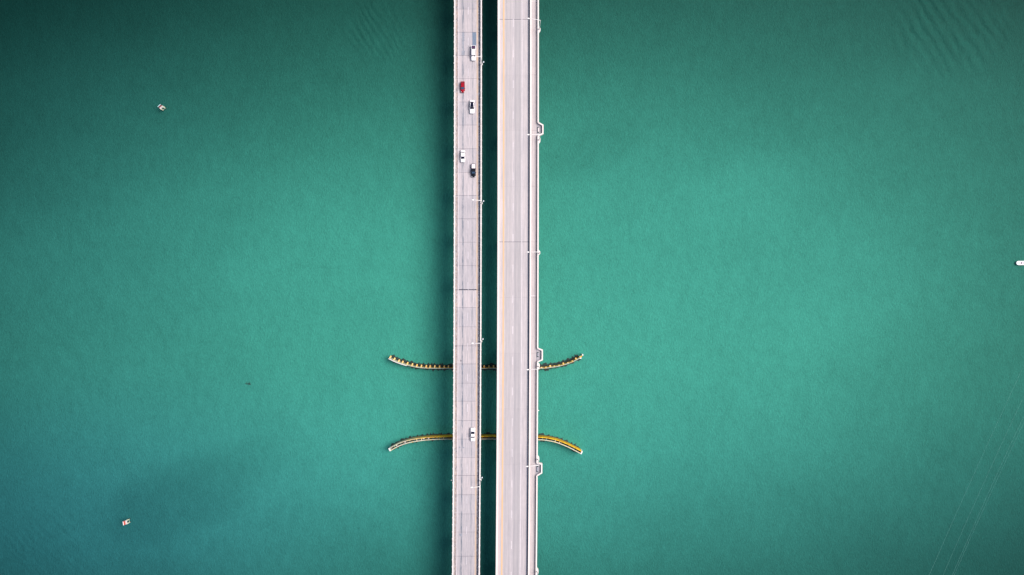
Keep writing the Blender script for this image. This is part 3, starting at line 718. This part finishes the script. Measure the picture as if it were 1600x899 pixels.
# ---------------------------------------------------------------- channel markers standing in the water
M['pile_green'] = simple('weedy_pile', (.45, .50, .36), .8, var=.3); M['board_white'] = simple('white_board_paint', (.82, .80, .78), .6)
M['board_red'] = simple('red_board_paint', (.42, .07, .05), .6)
M['board_dull'] = simple('faded_dark_red_board', (.20, .06, .06), .7); M['board_blue'] = simple('pale_blue_paint', (.40, .62, .66), .6)
M['pile_reflection_foot'] = simple('dark_reflection_foot', (.015, .03, .025), .5)  # dark pile feet stand in for their reflection in the water
def marker(label, px, py, board, rim, face='board_red', zt=3.0):
    """platform on four vertical piles with a leaning day board on its outer side"""
    X, Y = P(px, py, zt)
    t = thing('channel_marker', label, 'channel marker', (X, Y, 0), board)
    mb = MB(); mb.box(-.80, .80, -.42, .36, zt-.12, zt); bevel(mb.build('platform', M['platform'], t), .03)
    for lx in (-.62, .62):
        for ly in (-.34, .26):
            mb = MB(); mb.tube([(lx*1.1, ly*1.2, -3), (lx, ly, zt-.12)], .14, 10); p_ = mb.build('pile', M['pile_green'], t, smooth=True)
            mb = MB(); mb.tube([(lx*1.09, ly*1.18, -1.5), (lx*1.075, ly*1.15, .7)], .17, 10); mb.build('pile_reflection_foot', M['pile_reflection_foot'], p_, smooth=True)
    for z0, z1 in ((.9, 1.05),):
        mb = MB(); mb.box(-.7, .7, -.40, -.30, z0, z1); mb.build('cross_brace', M['pile_green'], t)
    mb = MB(); mb.hexa([(-.75,.30,zt),(.75,.30,zt),(.75,.36,zt),(-.75,.36,zt)], [(-.75,.62,zt+.9),(.75,.62,zt+.9),(.75,.68,zt+.9),(-.75,.68,zt+.9)])
    bd_ = mb.build('day_board', M[face], t)
    mb = MB(); mb.hexa([(-.78,.60,zt+.9),(.78,.60,zt+.9),(.78,.80,zt+.9),(-.78,.80,zt+.9)], [(-.78,.62,zt+1.0),(.78,.62,zt+1.0),(.78,.82,zt+1.0),(-.78,.82,zt+1.0)])
    mb.build('board_rim', rim, bd_)
    mb = MB(); mb.tube([(.4,-.1,zt),(.4,-.1,zt+.4),(.4,-.1,zt+.55)], [.10,.10,.04], 10); mb.build('lantern', M['board_blue'], t)
M['platform'] = simple('bird_stained_platform', (.52, .46, .44), .7, var=.3, dirt=(.35, .33, .30))
marker('small channel marker with pale blue rimmed dull red board, upper left water', 252.0, 168.0, R(42), M['board_blue'], 'board_dull')
marker('small pale channel marker with red board and white rim, lower left water', 197.0, 816.6, R(100), M['board_white'])
# small white boat entering from the east
X, Y = P(1588.2, 411.2, .8)
M['gel'] = simple('white_boat_gelcoat', (.72, .71, .72), .35, var=.06); M['pinkish'] = simple('pinkish_white_cover', (.66, .54, .58), .6)
t = thing('boat', 'small white boat with rounded bow at the right edge of the water', 'boat', (X, Y, 0))
def hull(k, z0, inset=0):
    pts = []
    for i in range(13):
        a = math.pi/2 + math.pi*i/12; pts.append((.95 + (.95-inset)*k*math.cos(a), (.86-inset)*k*math.sin(a), z0))
    pts += [(6.3-inset, -(.84-inset)*k, z0), (6.3-inset, (.84-inset)*k, z0)]
    return pts
mb = MB(); mb.rings([hull(.72, -.3), hull(.9, .15), hull(1.0, .55), hull(1.0, .78), hull(1, .80, .14)]); bevel(mb.build('hull', M['gel'], t), .02)
mb = MB(); mb.rings([[(x*.82+.25, y*.72, z) for x, y, z in hull(1, z0, .2)] for z0 in (.79, .90)]); o = mb.build('deck_cover', M['pinkish'], t)
mb = MB(); mb.box(1.95, 2.25, -.42, .42, .89, 1.12); bevel(mb.build('console', M['bench_grey'], t), .05)
mb = MB(); mb.box(3.2, 3.7, -.5, .5, .89, 1.1); bevel(mb.build('seat', M['gel'], t), .05)
mb = MB(); mb.box(6.2, 6.7, -.2, .2, .2, 1.2); bevel(mb.build('outboard_motor', M['trim'], t), .08)
# floating weed
X, Y = P(388, 599.5, 0)
mb = MB(); rr = random.Random(2)
for i in range(26):
    a = rr.random()*6.28; d = rr.random()**.7*1.1; cx, cy = X+math.cos(a)*d*1.1, Y+math.sin(a)*d*.7; s_ = .12+.2*rr.random(); b = rr.random()*3
    mb.rings([[(cx+s_*math.cos(b+k*1.257), cy+s_*.6*math.sin(b+k*1.257), .0) for k in range(5)], [(cx+.8*s_*math.cos(b+k*1.257), cy+.5*s_*math.sin(b+k*1.257), .05) for k in range(5)]])
M['weed'] = simple('dark_floating_weed', (.02, .06, .05), .8)
o = mb.build('seaweed_patch', M['weed']); o['label'] = 'tiny dark patch of floating weed in the left water'; o['category'] = 'seaweed'

# ---------------------------------------------------------------- overhead wires
M['wire'] = simple('aluminium_wire', (.16, .34, .31), .6, 0, .3)
for i, ((x0, y0), (x1, y1), lb) in enumerate([((1600,568),(1450.4,899),'leftmost overhead power line crossing the lower right water'),
        ((1600,616),(1472,899),'second overhead power line from the left, lower right water'),
        ((1600,647),(1486.5,899),'third overhead power line from the left, lower right water'),
        ((1600,657),(1489.5,899),'rightmost overhead power line, lower right water')]):
    z = 22 + (0, 0, 0, 2)[i]; a, b = Vector(P(x0, y0, z)), Vector(P(x1, y1, z)); d = b-a
    pts = []
    for k in range(25):
        tt = -1.6 + 4.2*k/24; p = a + d*tt; pts.append((p.x, p.y, z + 9*((tt-.5)/2.1)**2))
    mb = MB(); mb.tube(pts, .018, 5); o = mb.build('power_line', M['wire']); o['label'] = lb; o['category'] = 'power line'; o['group'] = 'overhead power lines'
